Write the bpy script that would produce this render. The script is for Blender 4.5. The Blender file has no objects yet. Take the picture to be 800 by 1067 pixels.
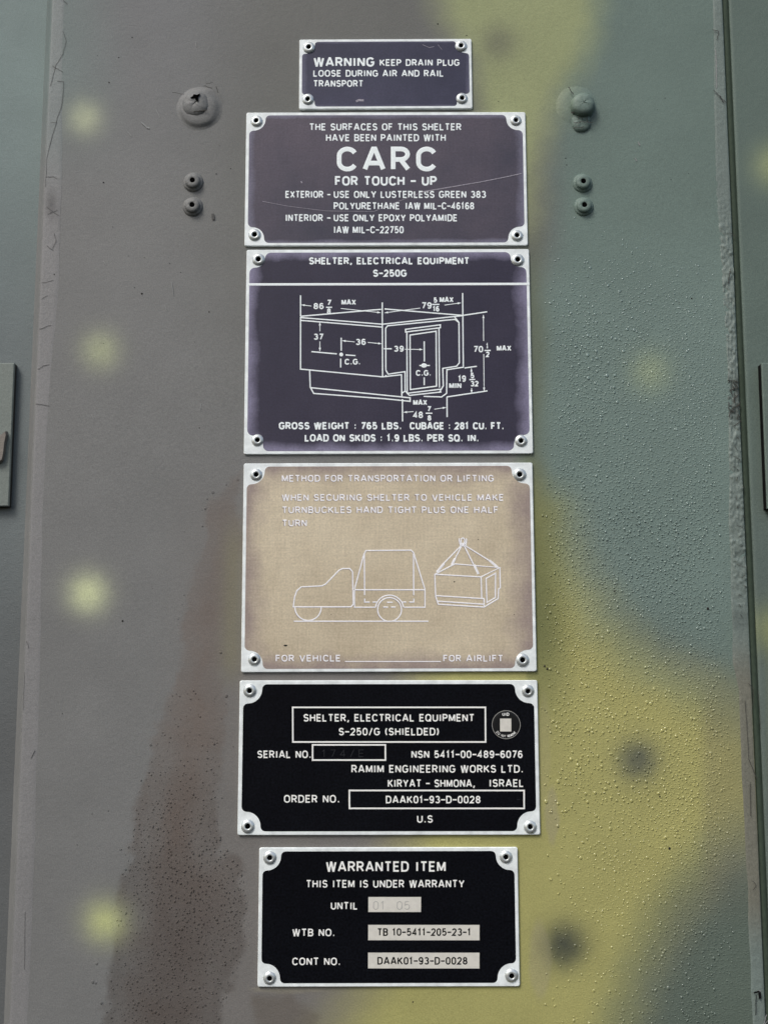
import bpy, math, random
import numpy as np
from math import sin, cos, tan, pi, radians

random.seed(7)
rng = np.random.default_rng(11)
S = bpy.context.scene
COL = S.collection

# ------------------------------------------------------------------ camera
U = 0.0005                      # metres of wall covered by one photo pixel at the centre
H0 = 1.35                       # height of the photo's centre above the ground
VF = radians(50.0)
TH = radians(7.4)
FPX = 533.5 / tan(VF / 2)
D = FPX * U
cam_d = bpy.data.cameras.new("camera")
cam = bpy.data.objects.new("camera", cam_d)
COL.objects.link(cam)
cam_d.sensor_fit = 'VERTICAL'
cam_d.angle_y = VF
cam_d.clip_start = 0.01
cam_d.clip_end = 1000
cam.location = (0, -D * cos(TH), H0 - D * sin(TH))
cam.rotation_euler = (pi / 2 + TH, 0, 0)
S.camera = cam

# ------------------------------------------------------------------ sky, sun, exposure
SUN_EL, SUN_AZ = radians(48), radians(-38)      # azimuth seen from the wall: minus = to the left of the camera
w = bpy.data.worlds.new("World")
S.world = w
w.use_nodes = True
nt = w.node_tree
bg = nt.nodes["Background"]
sky = nt.nodes.new("ShaderNodeTexSky")
sky.sky_type = 'NISHITA'
sky.sun_disc = False
sky.sun_elevation = SUN_EL
sky.sun_rotation = radians(180) - SUN_AZ
sky.air_density = 1.0
sky.dust_density = 3.5
sky.ozone_density = 1.0
nt.links.new(sky.outputs[0], bg.inputs[0])
bg.inputs[1].default_value = 0.10
sd = bpy.data.lights.new("sun", 'SUN')
sun = bpy.data.objects.new("sun", sd)
COL.objects.link(sun)
sd.energy = 1.3
sd.angle = radians(20)
sd.color = (1.0, 0.985, 0.96)
# direction towards the sun: in front of the wall (-Y), up, to the left
from mathutils import Vector
sv = Vector((sin(SUN_AZ) * cos(SUN_EL), -cos(SUN_AZ) * cos(SUN_EL), sin(SUN_EL)))
sun.rotation_euler = sv.to_track_quat('Z', 'Y').to_euler()
sun.location = sv * 5
S.view_settings.view_transform = 'Standard'
S.view_settings.look = 'None'
S.view_settings.gamma = 1
S.view_settings.exposure = 0.5
S.render.engine = 'CYCLES'
KL = 1.0                       # divisor from the colours read off the photo to base colours

# ------------------------------------------------------------------ pixel <-> wall
def to_wall(px, py, y=0.0):
    """photo pixel -> (X, Z) on the vertical plane at depth y"""
    px = np.asarray(px, float); py = np.asarray(py, float)
    u = (px - 400) / FPX; v = -(py - 533.5) / FPX
    dy = cos(TH) - v * sin(TH); dz = sin(TH) + v * cos(TH)
    t = (y - cam.location.y) / dy
    return u * t, cam.location.z + dz * t

def to_px(X, Z, y=0.0):
    X = np.asarray(X, float); Z = np.asarray(Z, float)
    ry = y - cam.location.y; rz = Z - cam.location.z
    d = ry * cos(TH) + rz * sin(TH)
    v = -ry * sin(TH) + rz * cos(TH)
    return 400 + FPX * X / d, 533.5 - FPX * v / d

# ------------------------------------------------------------------ helpers
def lin(c):
    c = np.asarray(c, float) / 255.0
    return np.where(c <= 0.04045, c / 12.92, ((c + 0.055) / 1.055) ** 2.4)

def vnoise(x, y, scale, seed=0, octaves=3, rough=0.5):
    """tiling-free value noise in -1..1"""
    x = np.asarray(x, float); y = np.asarray(y, float)
    out = np.zeros(np.broadcast(x, y).shape); amp = 1.0; tot = 0
    for o in range(octaves):
        r = np.random.default_rng(seed * 13 + o)
        g = r.uniform(-1, 1, (256, 256))
        fx = x / scale + 31.7 * (o + 1); fy = y / scale + 17.3 * (o + 1)
        ix = np.floor(fx).astype(int); iy = np.floor(fy).astype(int)
        tx = fx - ix; ty = fy - iy
        tx = tx * tx * (3 - 2 * tx); ty = ty * ty * (3 - 2 * ty)
        a = g[ix % 256, iy % 256]; b = g[(ix + 1) % 256, iy % 256]
        c = g[ix % 256, (iy + 1) % 256]; d = g[(ix + 1) % 256, (iy + 1) % 256]
        out += amp * ((a * (1 - tx) + b * tx) * (1 - ty) + (c * (1 - tx) + d * tx) * ty)
        tot += amp; amp *= rough; scale /= 2.0
    return out / tot

def sstep(a, b, x):
    t = np.clip((x - a) / (b - a), 0, 1)
    return t * t * (3 - 2 * t)

def poly_sd(x, y, poly):
    """signed distance, positive inside"""
    d = np.full(x.shape, 1e9); ins = np.zeros(x.shape, bool)
    n = len(poly)
    for i in range(n):
        ax, ay = poly[i]; bx, by = poly[(i + 1) % n]
        ex, ey = bx - ax, by - ay
        t = np.clip(((x - ax) * ex + (y - ay) * ey) / (ex * ex + ey * ey + 1e-9), 0, 1)
        d = np.minimum(d, np.hypot(x - ax - t * ex, y - ay - t * ey))
        c = (ay > y) != (by > y)
        xi = ax + (y - ay) / (ey if abs(ey) > 1e-9 else 1e-9) * ex
        ins ^= c & (x < xi)
    return np.where(ins, d, -d)

def mesh_obj(name, verts, faces, mat, parent=None, loc=(0, 0, 0), smooth=False, paint=None, wet=None, mats=None, mat_idx=None):
    me = bpy.data.meshes.new(name)
    me.from_pydata([tuple(v) for v in verts], [], [tuple(f) for f in faces])
    me.update()
    if mats:
        for m in mats: me.materials.append(m)
        if mat_idx is not None:
            me.polygons.foreach_set('material_index', np.asarray(mat_idx, dtype=np.int32))
    else:
        me.materials.append(mat)
    if smooth:
        me.polygons.foreach_set('use_smooth', np.ones(len(me.polygons), dtype=bool))
    if paint is not None:
        a = me.attributes.new('paint', 'FLOAT_COLOR', 'POINT')
        c = np.ones((len(me.vertices), 4)); c[:, :3] = paint
        a.data.foreach_set('color', c.astype(np.float32).ravel())
    if wet is not None:
        a = me.attributes.new('wet', 'FLOAT', 'POINT')
        a.data.foreach_set('value', np.asarray(wet, np.float32).ravel())
    o = bpy.data.objects.new(name, me)
    COL.objects.link(o)
    o.location = loc
    if parent: o.parent = parent
    return o

def thing(name, label, cat, loc=(0, 0, 0), group=None, rot=None):
    o = bpy.data.objects.new(name, None)
    COL.objects.link(o)
    o.empty_display_size = 0.02
    o.location = loc
    if rot: o.rotation_euler = rot
    o['label'] = label; o['category'] = cat
    if group: o['group'] = group
    return o

def grid_faces(nr, nc, close=False):
    f = []
    for i in range(nr - 1):
        for j in range(nc - 1 if not close else nc):
            a = i * nc + j; b = i * nc + (j + 1) % nc
            f.append((a, b, b + nc, a + nc))
    return f

# ------------------------------------------------------------------ paint scheme of the wall (camouflage colours, with a sheen painted into the green)
YEL = (163, 160, 101)
L1 = [(430, -600), (446, -50), (458, 20), (482, 60), (498, 130), (525, 190), (545, 240), (553, 220), (562, 170), (578, 120), (612, 50), (640, -50), (640, -600)]
L2 = [(538, 520), (566, 545), (590, 600), (618, 655), (670, 700), (735, 735), (790, 770), (800, 850), (735, 880),
      (690, 945), (650, 1020), (628, 1100), (600, 1700), (200, 1700), (330, 1120), (400, 1000), (430, 850), (440, 700), (500, 640)]
STAIN = [(246, 490), (236, 505), (217, 520), (214, 560), (196, 625), (188, 690), (179, 712), (172, 741), (160, 752), (158, 803), (141, 838),
         (138, 872), (129, 906), (124, 941), (119, 992), (113, 1027), (107, 1067), (100, 1300), (240, 1300), (234, 1067), (236, 1044),
         (241, 1016), (254, 992), (256, 941), (253, 899), (229, 882), (225, 855), (229, 820), (232, 769), (237, 734), (236, 700), (244, 640), (252, 560)]
STAIN2 = [(262, 1038), (268, 1080), (300, 1100), (320, 1090), (332, 1058), (300, 1036)]
SPOTS_Y = [(89, 123, 19, 0.62, (200, 206, 164)), (105, 365, 21, 0.58, (188, 196, 148)), (92, 618, 22, 0.92, (198, 205, 160)), (110, 960, 23, 0.88, (184, 190, 132)),
           (677, 387, 22, 0.60, (156, 168, 132)), (808, 172, 24, 0.8, (152, 160, 116)), (806, 655, 26, 0.6, (150, 155, 100)),
           (60, -160, 22, 0.7, (190, 195, 140)), (100, 1220, 22, 0.7, (190, 195, 140))]
SPOTS_D = [(519, 45, 19, 0.65, (104, 106, 88)), (664, 792, 21, 0.82, (84, 88, 78)), (587, 985, 23, 0.9, (72, 76, 64)), (650, 1250, 22, 0.8, (80, 84, 74))]

def paint_rgb(x, y, side=False):
    """x, y in photo pixels; returns linear albedo (n,3) and wetness (n)"""
    x = np.asarray(x, float).ravel(); y = np.asarray(y, float).ravel()
    wx = x + 7 * vnoise(x, y, 60, 3) ; wy = y + 7 * vnoise(x, y, 60, 4)
    n = x.size
    def C(c): return np.tile(np.asarray(c, float), (n, 1))
    def mixc(a, c, m):
        m = np.clip(m, 0, 1)[:, None]
        return a * (1 - m) + np.asarray(c, float) * m
    col = C((116, 117, 115))
    col = mixc(col, (109, 111, 111), 1 - sstep(-20, 260, y))
    col = mixc(col, (99, 100, 95), sstep(170, 300, x) * (1 - sstep(250, 500, y)) * .8)
    col = mixc(col, (106, 118, 115), (1 - sstep(60, 150, wx)) * (1 - sstep(60, 210, y)) * 0.9)
    # brownish drift towards the plates on the left, lower down
    col = mixc(col, (112, 103, 96), sstep(150, 250, wx) * sstep(430, 620, y) * 0.35)
    # green right side
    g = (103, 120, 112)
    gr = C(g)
    gr = mixc(gr, (112, 130, 123), sstep(180, 330, y) * (1 - sstep(600, 720, y)) * 0.8)  # bluish sheen at mid height, painted into the green
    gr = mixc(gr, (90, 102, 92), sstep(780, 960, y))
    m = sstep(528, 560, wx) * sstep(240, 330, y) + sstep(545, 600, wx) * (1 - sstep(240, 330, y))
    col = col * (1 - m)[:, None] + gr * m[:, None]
    # mauve drift between green and yellow
    d2 = poly_sd(wx, wy, L2)
    mauve = np.exp(-((d2 + 22) / 26) ** 2) * sstep(560, 640, wx) * (0.35 + 0.35 * sstep(640, 740, x))
    col = mixc(col, (109, 113, 100), mauve * .7)
    # olive margin beside the plates
    m = np.exp(-((wx - 556) / 13) ** 2) * sstep(180, 320, y) * (1 - sstep(540, 640, y))
    col = mixc(col, (98, 104, 84), m * 0.7)
    # yellow-green lobes
    d1 = poly_sd(wx, wy, L1)
    m1 = sstep(-26, 26, d1 + 4 * vnoise(x, y, 14, 8))
    col = mixc(col, (149, 156, 112), m1 * 0.95)
    m2 = sstep(-58, 40, d2 + 4 * vnoise(x, y, 14, 9))
    col = mixc(col, YEL, m2)
    m = (1 - sstep(562, 612, x)) * m2 * sstep(545, 552, x) * (1 - sstep(640, 800, y))
    col = mixc(col, (108, 112, 70), m * .9)
    # right border of the raised panel goes back to grey-green / mauve
    col = mixc(col, (116, 112, 92), sstep(722, 742, x) * sstep(690, 760, y) * (1 - sstep(900, 980, y)) * 0.3)
    # damp brown stain running down at the left of the plates
    ds = poly_sd(x + 9 * vnoise(x, y, 22, 30, 4) + 3 * vnoise(x, y, 5, 31), y + 12 * vnoise(x, y, 20, 32, 4), STAIN)
    ms = sstep(-4.0, 5.0, ds)
    low = sstep(700, 1000, y)
    sc = C((110, 97, 88)) * (1 - low)[:, None] + C((93, 86, 81)) * low[:, None]
    rim = np.exp(-((ds - 5) / 7) ** 2) * low
    inner = 0.36 + 0.46 * sstep(2, 50, ds) + 0.16 * vnoise(x, y, 26, 33) + .10 * vnoise(x * 3, y, 30, 34)
    inner = inner * (0.85 + 0.15 * sstep(560, 800, y))
    colS = col * (1 - np.clip(inner, 0, 1))[:, None] + sc * np.clip(inner, 0, 1)[:, None]
    colS *= (0.99 - 0.04 * low - 0.03 * rim)[:, None]
    col = col * (1 - ms)[:, None] + colS * ms[:, None]
    for (cx, cy, s, a, c) in SPOTS_Y + SPOTS_D:
        r = np.maximum(np.hypot(x - cx, y - cy) + 1.5 * vnoise(x, y, 9, 21), 0)
        col = mixc(col, c, a * np.exp(-(r / s) ** 2.1) * (1 + .10 * vnoise(x, y, 4, 22)))
    # tan streak within it
    m = np.exp(-((x - 243 + (y - 600) * .02) / 12) ** 2) * sstep(520, 580, y) * (1 - sstep(680, 730, y))
    col = mixc(col, (124, 120, 98), m * .7)
    d3 = poly_sd(x + 5 * vnoise(x, y, 12, 41), y + 3 * vnoise(x, y, 12, 42), STAIN2)
    col = mixc(col, (92, 84, 74), sstep(-6, 6, d3) * .4)
    # pale dried patches beside the lower plates
    for (cx, cy, rx, ry, a) in [(575, 850, 7, 32, .5), (562, 1000, 12, 42, .4), (566, 780, 7, 60, .22), (300, 1031, 40, 4, .3)]:
        q = np.hypot((x - cx + 3 * vnoise(x, y, 20, 50)) / rx, (y - cy) / ry)
        col = mixc(col, (156, 150, 122), a * (1 - sstep(.75, 1.15, q)))
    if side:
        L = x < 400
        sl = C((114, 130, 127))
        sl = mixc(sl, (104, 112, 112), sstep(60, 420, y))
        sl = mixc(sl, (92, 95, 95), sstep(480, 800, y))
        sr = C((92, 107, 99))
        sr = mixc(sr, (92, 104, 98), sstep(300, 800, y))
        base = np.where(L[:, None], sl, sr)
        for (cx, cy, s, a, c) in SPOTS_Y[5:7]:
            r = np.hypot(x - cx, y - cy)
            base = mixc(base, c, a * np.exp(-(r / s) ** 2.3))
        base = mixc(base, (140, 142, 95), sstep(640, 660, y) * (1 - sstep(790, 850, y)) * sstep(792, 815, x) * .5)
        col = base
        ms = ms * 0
    # small tonal mottling of sprayed paint
    col = col * (1 + 0.018 * vnoise(x, y, 40, 60) + 0.014 * vnoise(x, y, 7, 61))[:, None]
    wet = np.clip(ms * 0.6, 0, 1)
    return lin(np.clip(col, 0, 255)) / KL, wet

# ------------------------------------------------------------------ materials
def new_mat(name):
    m = bpy.data.materials.new(name); m.use_nodes = True
    n = m.node_tree.nodes; l = m.node_tree.links
    return m, n, l, n["Principled BSDF"]

def paint_mat(name, rough=0.62, bump=0.25, peel=1.0, spec=0.35):
    m, n, l, b = new_mat(name)
    at = n.new("ShaderNodeAttribute"); at.attribute_name = 'paint'
    wt = n.new("ShaderNodeAttribute"); wt.attribute_name = 'wet'
    tc = n.new("ShaderNodeTexCoord")
    n1 = n.new("ShaderNodeTexNoise"); n1.inputs['Scale'].default_value = 1500; n1.inputs['Detail'].default_value = 3; n1.inputs['Roughness'].default_value = .6
    n2 = n.new("ShaderNodeTexNoise"); n2.inputs['Scale'].default_value = 420; n2.inputs['Detail'].default_value = 4
    n3 = n.new("ShaderNodeTexNoise"); n3.inputs['Scale'].default_value = 25; n3.inputs['Detail'].default_value = 5
    for q in (n1, n2, n3): l.new(tc.outputs['Object'], q.inputs['Vector'])
    mr = n.new("ShaderNodeMapRange"); mr.inputs[1].default_value = .3; mr.inputs[2].default_value = .7; mr.inputs[3].default_value = .84; mr.inputs[4].default_value = 1.16
    l.new(n1.outputs[0], mr.inputs[0])
    mr3 = n.new("ShaderNodeMapRange"); mr3.inputs[1].default_value = .3; mr3.inputs[2].default_value = .7; mr3.inputs[3].default_value = .95; mr3.inputs[4].default_value = 1.05
    l.new(n3.outputs[0], mr3.inputs[0])
    mu = n.new("ShaderNodeMath"); mu.operation = 'MULTIPLY'; l.new(mr.outputs[0], mu.inputs[0]); l.new(mr3.outputs[0], mu.inputs[1])
    vm = n.new("ShaderNodeVectorMath"); vm.operation = 'SCALE'; l.new(at.outputs['Color'], vm.inputs[0]); l.new(mu.outputs[0], vm.inputs['Scale'])
    l.new(vm.outputs[0], b.inputs['Base Color'])
    pl = n.new("ShaderNodeAttribute"); pl.attribute_name = 'peel'
    mp = n.new("ShaderNodeMapping"); mp.inputs['Scale'].default_value = (1, 1, 1.6); l.new(tc.outputs['Object'], mp.inputs[0])
    n4 = n.new("ShaderNodeTexVoronoi"); n4.feature = 'F1'; n4.inputs['Scale'].default_value = 620
    l.new(mp.outputs[0], n4.inputs['Vector'])
    pk = n.new("ShaderNodeMapRange"); pk.interpolation_type = 'SMOOTHSTEP'; pk.inputs[1].default_value = .12; pk.inputs[2].default_value = .52; pk.inputs[3].default_value = 1; pk.inputs[4].default_value = 0
    l.new(n4.outputs[0], pk.inputs[0])
    pm = n.new("ShaderNodeMath"); pm.operation = 'MULTIPLY'; l.new(pk.outputs[0], pm.inputs[0]); l.new(pl.outputs['Fac'], pm.inputs[1])
    bp2 = n.new("ShaderNodeBump"); bp2.inputs['Strength'].default_value = 1.0; bp2.inputs['Distance'].default_value = 0.00016
    l.new(pm.outputs[0], bp2.inputs['Height'])
    rr = n.new("ShaderNodeMapRange"); rr.inputs[3].default_value = rough; rr.inputs[4].default_value = rough - .22
    l.new(wt.outputs['Fac'], rr.inputs[0]); l.new(rr.outputs[0], b.inputs['Roughness'])
    b.inputs['Specular IOR Level'].default_value = spec
    ad = n.new("ShaderNodeMath"); ad.operation = 'MULTIPLY_ADD'; ad.inputs[1].default_value = .5
    l.new(n1.outputs[0], ad.inputs[0]); l.new(n2.outputs[0], ad.inputs[2])
    bp = n.new("ShaderNodeBump"); bp.inputs['Strength'].default_value = bump; bp.inputs['Distance'].default_value = 0.0006 * peel
    l.new(bp2.outputs[0], bp.inputs['Normal'])
    l.new(ad.outputs[0], bp.inputs['Height']); l.new(bp.outputs[0], b.inputs['Normal'])
    return m

M_WALL = paint_mat("camouflage_paint")
M_SEAL = paint_mat("painted_sealant", rough=.55, bump=.25, peel=1.0)
M_DROP = paint_mat("droplet", rough=.2, bump=0.0, spec=1.0)
M_DAMP = paint_mat("damp_spot", rough=.7, bump=0.0, spec=.1)

def flat_mat(name, rgb, rough=.6, metal=0.0, spec=.4, nscale=900, amp=.12, bump=0.0, n2=None):
    m, n, l, b = new_mat(name)
    tc = n.new("ShaderNodeTexCoord")
    n1 = n.new("ShaderNodeTexNoise"); n1.inputs['Scale'].default_value = nscale; n1.inputs['Detail'].default_value = 5; n1.inputs['Roughness'].default_value = .65
    l.new(tc.outputs['Object'], n1.inputs['Vector'])
    mr = n.new("ShaderNodeMapRange"); mr.inputs[1].default_value = .3; mr.inputs[2].default_value = .7; mr.inputs[3].default_value = 1 - amp; mr.inputs[4].default_value = 1 + amp
    l.new(n1.outputs[0], mr.inputs[0])
    c = n.new("ShaderNodeVectorMath"); c.operation = 'SCALE'; c.inputs[0].default_value = tuple(lin(rgb)); l.new(mr.outputs[0], c.inputs['Scale'])
    l.new(c.outputs[0], b.inputs['Base Color'])
    b.inputs['Roughness'].default_value = rough; b.inputs['Metallic'].default_value = metal; b.inputs['Specular IOR Level'].default_value = spec
    if bump:
        bp = n.new("ShaderNodeBump"); bp.inputs['Strength'].default_value = bump; bp.inputs['Distance'].default_value = .0003
        l.new(n1.outputs[0], bp.inputs['Height']); l.new(bp.outputs[0], b.inputs['Normal'])
    return m

M_ALU = flat_mat("etched_aluminium", (234, 241, 240), rough=.34, metal=.0, spec=.7, nscale=160, amp=.16, bump=.12)
M_LET = flat_mat("bare_lettering", (240, 248, 248), rough=.5, metal=.0, nscale=900, amp=.08)
M_LETW = flat_mat("lettering_white", (242, 243, 238), rough=.5, metal=.0, nscale=900, amp=.06)
M_LETF = flat_mat("lettering_faded", (242, 242, 244), rough=.5, metal=.0, nscale=700, amp=.10)
M_OUTLINE = flat_mat("lettering_outline", (140, 126, 120), rough=.6, nscale=600, amp=.2)
M_RIV = flat_mat("rivet_aluminium", (212, 218, 216), rough=.3, metal=.55, spec=.5, nscale=500, amp=.10, bump=.15)
M_HOLE = flat_mat("mandrel_hole_dark", (8, 8, 8), rough=1, amp=.1, spec=0)  # dark mandrels, and black painted in for the shade inside holes
M_CRACK_EDGE = flat_mat("crack_edge_dark", (62, 61, 56), rough=.9, amp=.2)  # crack lines, and the left bracket's edge shade put into colour
M_CRACKL = flat_mat("crack_grey", (84, 84, 82), rough=.9, amp=.2)
M_SCUFF = flat_mat("scuff_pale", (138, 140, 138), rough=.6, amp=.15)
M_JOINT = flat_mat("joint_dark_green", (60, 72, 60), rough=.8, amp=.15, spec=.2, nscale=500)
M_EDGE = flat_mat("edge_shade_black", (16, 16, 15), rough=.9, amp=.2, spec=.1)  # near-black for the right bracket's edge, shade put into the colour
M_BLK = flat_mat("ink_black", (16, 16, 16), rough=.8, amp=.1, spec=.1)
M_DIM = flat_mat("scratch_dim", (42, 44, 48), rough=.5, amp=.5, nscale=1500)
M_STAMP = flat_mat("stamp_grey", (176, 176, 170), rough=.5, amp=.1)
M_PALE = flat_mat("blank_label", (214, 212, 202), rough=.5, amp=.07, nscale=350, bump=.2)
M_SPECK = flat_mat("dark_speck", (40, 38, 34), rough=.9)
M_CHIP = flat_mat("chipped_metal", (150, 150, 150), rough=.4, metal=.3, amp=.3)
M_SCR = flat_mat("pale_scratch", (150, 146, 156), rough=.5, amp=.35, nscale=800)

def enamel_mat(name, c1, c2, edge=None, edge_w=.05, nscale=9, fine=.12, rough=.45, weave=0.0, spec=.35, lo=.38, hi=.68):
    """anodised field: two tones mottled, an optional tone fading in along the border, fine grain, optional brushed weave"""
    m, n, l, b = new_mat(name)
    tc = n.new("ShaderNodeTexCoord")
    def noise(s, d=5, r=.6, vec=None):
        q = n.new("ShaderNodeTexNoise"); q.inputs['Scale'].default_value = s; q.inputs['Detail'].default_value = d; q.inputs['Roughness'].default_value = r
        l.new(vec or tc.outputs['Object'], q.inputs['Vector']); return q.outputs[0]
    def rng_(src, a, b_, c, d):
        q = n.new("ShaderNodeMapRange"); q.inputs[1].default_value = a; q.inputs[2].default_value = b_; q.inputs[3].default_value = c; q.inputs[4].default_value = d
        l.new(src, q.inputs[0]); return q.outputs[0]
    def math_(op, a, b_):
        q = n.new("ShaderNodeMath"); q.operation = op
        for i, s in enumerate((a, b_)):
            if isinstance(s, (int, float)): q.inputs[i].default_value = s
            else: l.new(s, q.inputs[i])
        return q.outputs[0]
    def mix(f, a, b_):
        q = n.new("ShaderNodeMix"); q.data_type = 'RGBA'
        l.new(f, q.inputs[0])
        for i, s in ((6, a), (7, b_)):
            if isinstance(s, tuple): q.inputs[i].default_value = (*lin(s), 1)
            else: l.new(s, q.inputs[i])
        return q.outputs[2]
    base = mix(rng_(noise(nscale, 6, .62), lo, hi, 0, 1), c1, c2)
    if edge:
        sep = n.new("ShaderNodeSeparateXYZ"); l.new(tc.outputs['Generated'], sep.inputs[0])
        ex = math_('MINIMUM', sep.outputs[0], math_('SUBTRACT', 1.0, sep.outputs[0]))
        ez = math_('MINIMUM', sep.outputs[2], math_('SUBTRACT', 1.0, sep.outputs[2]))
        e = math_('MINIMUM', ex, ez)
        e = math_('ADD', e, rng_(noise(40, 5, .6), .3, .7, -edge_w * .4, edge_w * .4))
        base = mix(rng_(e, 0, edge_w, 1, 0), base, edge)
    g = rng_(noise(1000, 3), .3, .7, 1 - fine * 1.4, 1 + fine * 1.4)
    if weave:
        for sc in ((1, 1, 16), (16, 1, 1)):
            mp = n.new("ShaderNodeMapping"); l.new(tc.outputs['Object'], mp.inputs[0]); mp.inputs['Scale'].default_value = sc
            g = math_('MULTIPLY', g, rng_(noise(60, 4, .6, mp.outputs[0]), .3, .7, 1 - weave, 1 + weave))
    v = n.new("ShaderNodeVectorMath"); v.operation = 'SCALE'; l.new(base, v.inputs[0]); l.new(g, v.inputs['Scale'])
    l.new(v.outputs[0], b.inputs['Base Color'])
    b.inputs['Roughness'].default_value = rough; b.inputs['Specular IOR Level'].default_value = spec
    bp = n.new("ShaderNodeBump"); bp.inputs['Strength'].default_value = .15; bp.inputs['Distance'].default_value = .0002
    l.new(noise(2000, 2), bp.inputs['Height']); l.new(bp.outputs[0], b.inputs['Normal'])
    return m

E_WARN = enamel_mat("enamel_violet_dark", (42, 43, 64), (62, 62, 84), (90, 90, 110), .03, 16)
E_CARC = enamel_mat("enamel_violet_faded", (84, 77, 88), (56, 56, 70), (112, 110, 128), .03, 12, weave=.05)
E_DIAG = enamel_mat("enamel_indigo", (42, 39, 57), (54, 50, 67), (128, 124, 148), .045, 14, weave=.04)
E_TAN = enamel_mat("enamel_bleached_tan", (208, 196, 170), (186, 173, 148), (154, 140, 132), .09, 16, fine=.10, weave=.06, rough=.5)
E_BLK = enamel_mat("enamel_black", (9, 10, 15), (13, 15, 20), None, .03, 20, fine=.55, rough=.55, spec=.06)
M_BADGE = flat_mat("badge_black", (14, 14, 16), rough=.35, amp=.1)

# ------------------------------------------------------------------ stroke font
def arc(cx, cy, rx, ry, a0, a1, n=8):
    return [(cx + rx * cos(radians(a0 + (a1 - a0) * i / n)), cy + ry * sin(radians(a0 + (a1 - a0) * i / n))) for i in range(n + 1)]
G = {}
G['A'] = (.74, [[(0, 0), (.33, 1), (.41, 1), (.74, 0)], [(.12, .3), (.62, .3)]])
G['B'] = (.60, [[(0, .52), (.34, .52)] + arc(.34, .76, .23, .24, -90, 90)[1:] + [(0, 1), (0, 0)] + [(.36, 0)] + arc(.36, .26, .24, .26, -90, 90)[1:]])
G['C'] = (.66, [arc(.35, .66, .33, .34, 25, 180, 9) + arc(.35, .34, .33, .34, 180, 335, 9)])
G['D'] = (.64, [[(0, 0), (0, 1), (.3, 1)] + arc(.3, .66, .34, .34, 90, 0, 6)[1:] + arc(.3, .34, .34, .34, 0, -90, 6) + [(0, 0)]])
G['E'] = (.52, [[(.52, 1), (0, 1), (0, 0), (.52, 0)], [(0, .52), (.46, .52)]])
G['F'] = (.50, [[(.50, 1), (0, 1), (0, 0)], [(0, .52), (.44, .52)]])
G['G'] = (.68, [arc(.35, .66, .34, .34, 30, 180, 9) + arc(.35, .34, .34, .34, 180, 360, 10) + [(.69, .46), (.40, .46)]])
G['H'] = (.62, [[(0, 0), (0, 1)], [(.62, 0), (.62, 1)], [(0, .52), (.62, .52)]])
G['I'] = (.0, [[(0, 0), (0, 1)]])
G['J'] = (.48, [[(.48, 1), (.48, .26)] + arc(.24, .26, .24, .26, 0, -180)[1:]])
G['K'] = (.62, [[(0, 0), (0, 1)], [(.6, 1), (0, .38)], [(.2, .58), (.64, 0)]])
G['L'] = (.48, [[(0, 1), (0, 0), (.48, 0)]])
G['M'] = (.76, [[(0, 0), (0, 1)], [(.03, 1.0), (.35, .14), (.41, .14), (.73, 1.0)], [(.76, 1), (.76, 0)]])
G['N'] = (.62, [[(0, 0), (0, 1)], [(.03, .99), (.59, .01)], [(.62, 0), (.62, 1)]])
G['O'] = (.68, [arc(.34, .66, .34, .34, 0, 180, 12) + arc(.34, .34, .34, .34, 180, 360, 12) + [(.68, .66)]])
G['P'] = (.56, [[(0, 0), (0, 1), (.3, 1)] + arc(.3, .73, .27, .27, 90, -90)[1:] + [(0, .46)]])
G['Q'] = (.70, [G['O'][1][0], [(.42, .26), (.72, -.06)]])
G['R'] = (.60, [[(0, 0), (0, 1), (.32, 1)] + arc(.32, .74, .26, .26, 90, -90)[1:] + [(0, .48)], [(.3, .48), (.6, 0)]])
G['S'] = (.58, [arc(.29, .75, .27, .25, 20, 180, 8) + arc(.29, .75, .27, .245, 180, 250, 3)[1:] + arc(.29, .26, .29, .26, 70, -160, 11)])
G['T'] = (.60, [[(0, 1), (.60, 1)], [(.30, 1), (.30, 0)]])
G['U'] = (.62, [[(0, 1), (0, .31)] + arc(.31, .31, .31, .31, 180, 360, 10)[1:] + [(.62, 1)]])
G['V'] = (.68, [[(0, 1), (.31, 0), (.37, 0), (.68, 1)]])
G['W'] = (.94, [[(0, 1), (.20, 0), (.26, 0), (.44, .98), (.50, .98), (.68, 0), (.74, 0), (.94, 1)]])
G['X'] = (.64, [[(0, 0), (.64, 1)], [(0, 1), (.64, 0)]])
G['Y'] = (.66, [[(0, 1), (.31, .46), (.35, .46), (.66, 1)], [(.33, .46), (.33, 0)]])
G['Z'] = (.58, [[(0, 1), (.58, 1), (0, 0), (.58, 0)]])
G['0'] = (.54, [arc(.27, .70, .27, .30, 0, 180, 10) + arc(.27, .30, .27, .30, 180, 360, 10) + [(.54, .70)]])
G['1'] = (.22, [[(0, .78), (.20, 1), (.20, 0)]])
G['2'] = (.54, [arc(.27, .72, .26, .28, 165, -35, 9) + [(0, 0), (.54, 0)]])
G['3'] = (.54, [arc(.26, .76, .24, .24, 155, -90, 9), arc(.26, .27, .28, .27, 92, -155, 9)])
G['4'] = (.58, [[(.42, 0), (.42, 1), (0, .27), (.58, .27)]])
G['5'] = (.54, [[(.48, 1), (.08, 1), (.03, .5)] + arc(.26, .32, .28, .32, 125, -150, 10)])
G['6'] = (.54, [arc(.28, .7, .25, .3, 35, 180, 7) + [(.01, .5), (.01, .3)] , arc(.27, .30, .26, .30, 0, 360, 14)])
G['7'] = (.52, [[(0, 1), (.52, 1), (.16, 0)]])
G['8'] = (.54, [arc(.27, .76, .23, .24, -90, 270, 14), arc(.27, .27, .27, .26, 90, 450, 14)])
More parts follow.
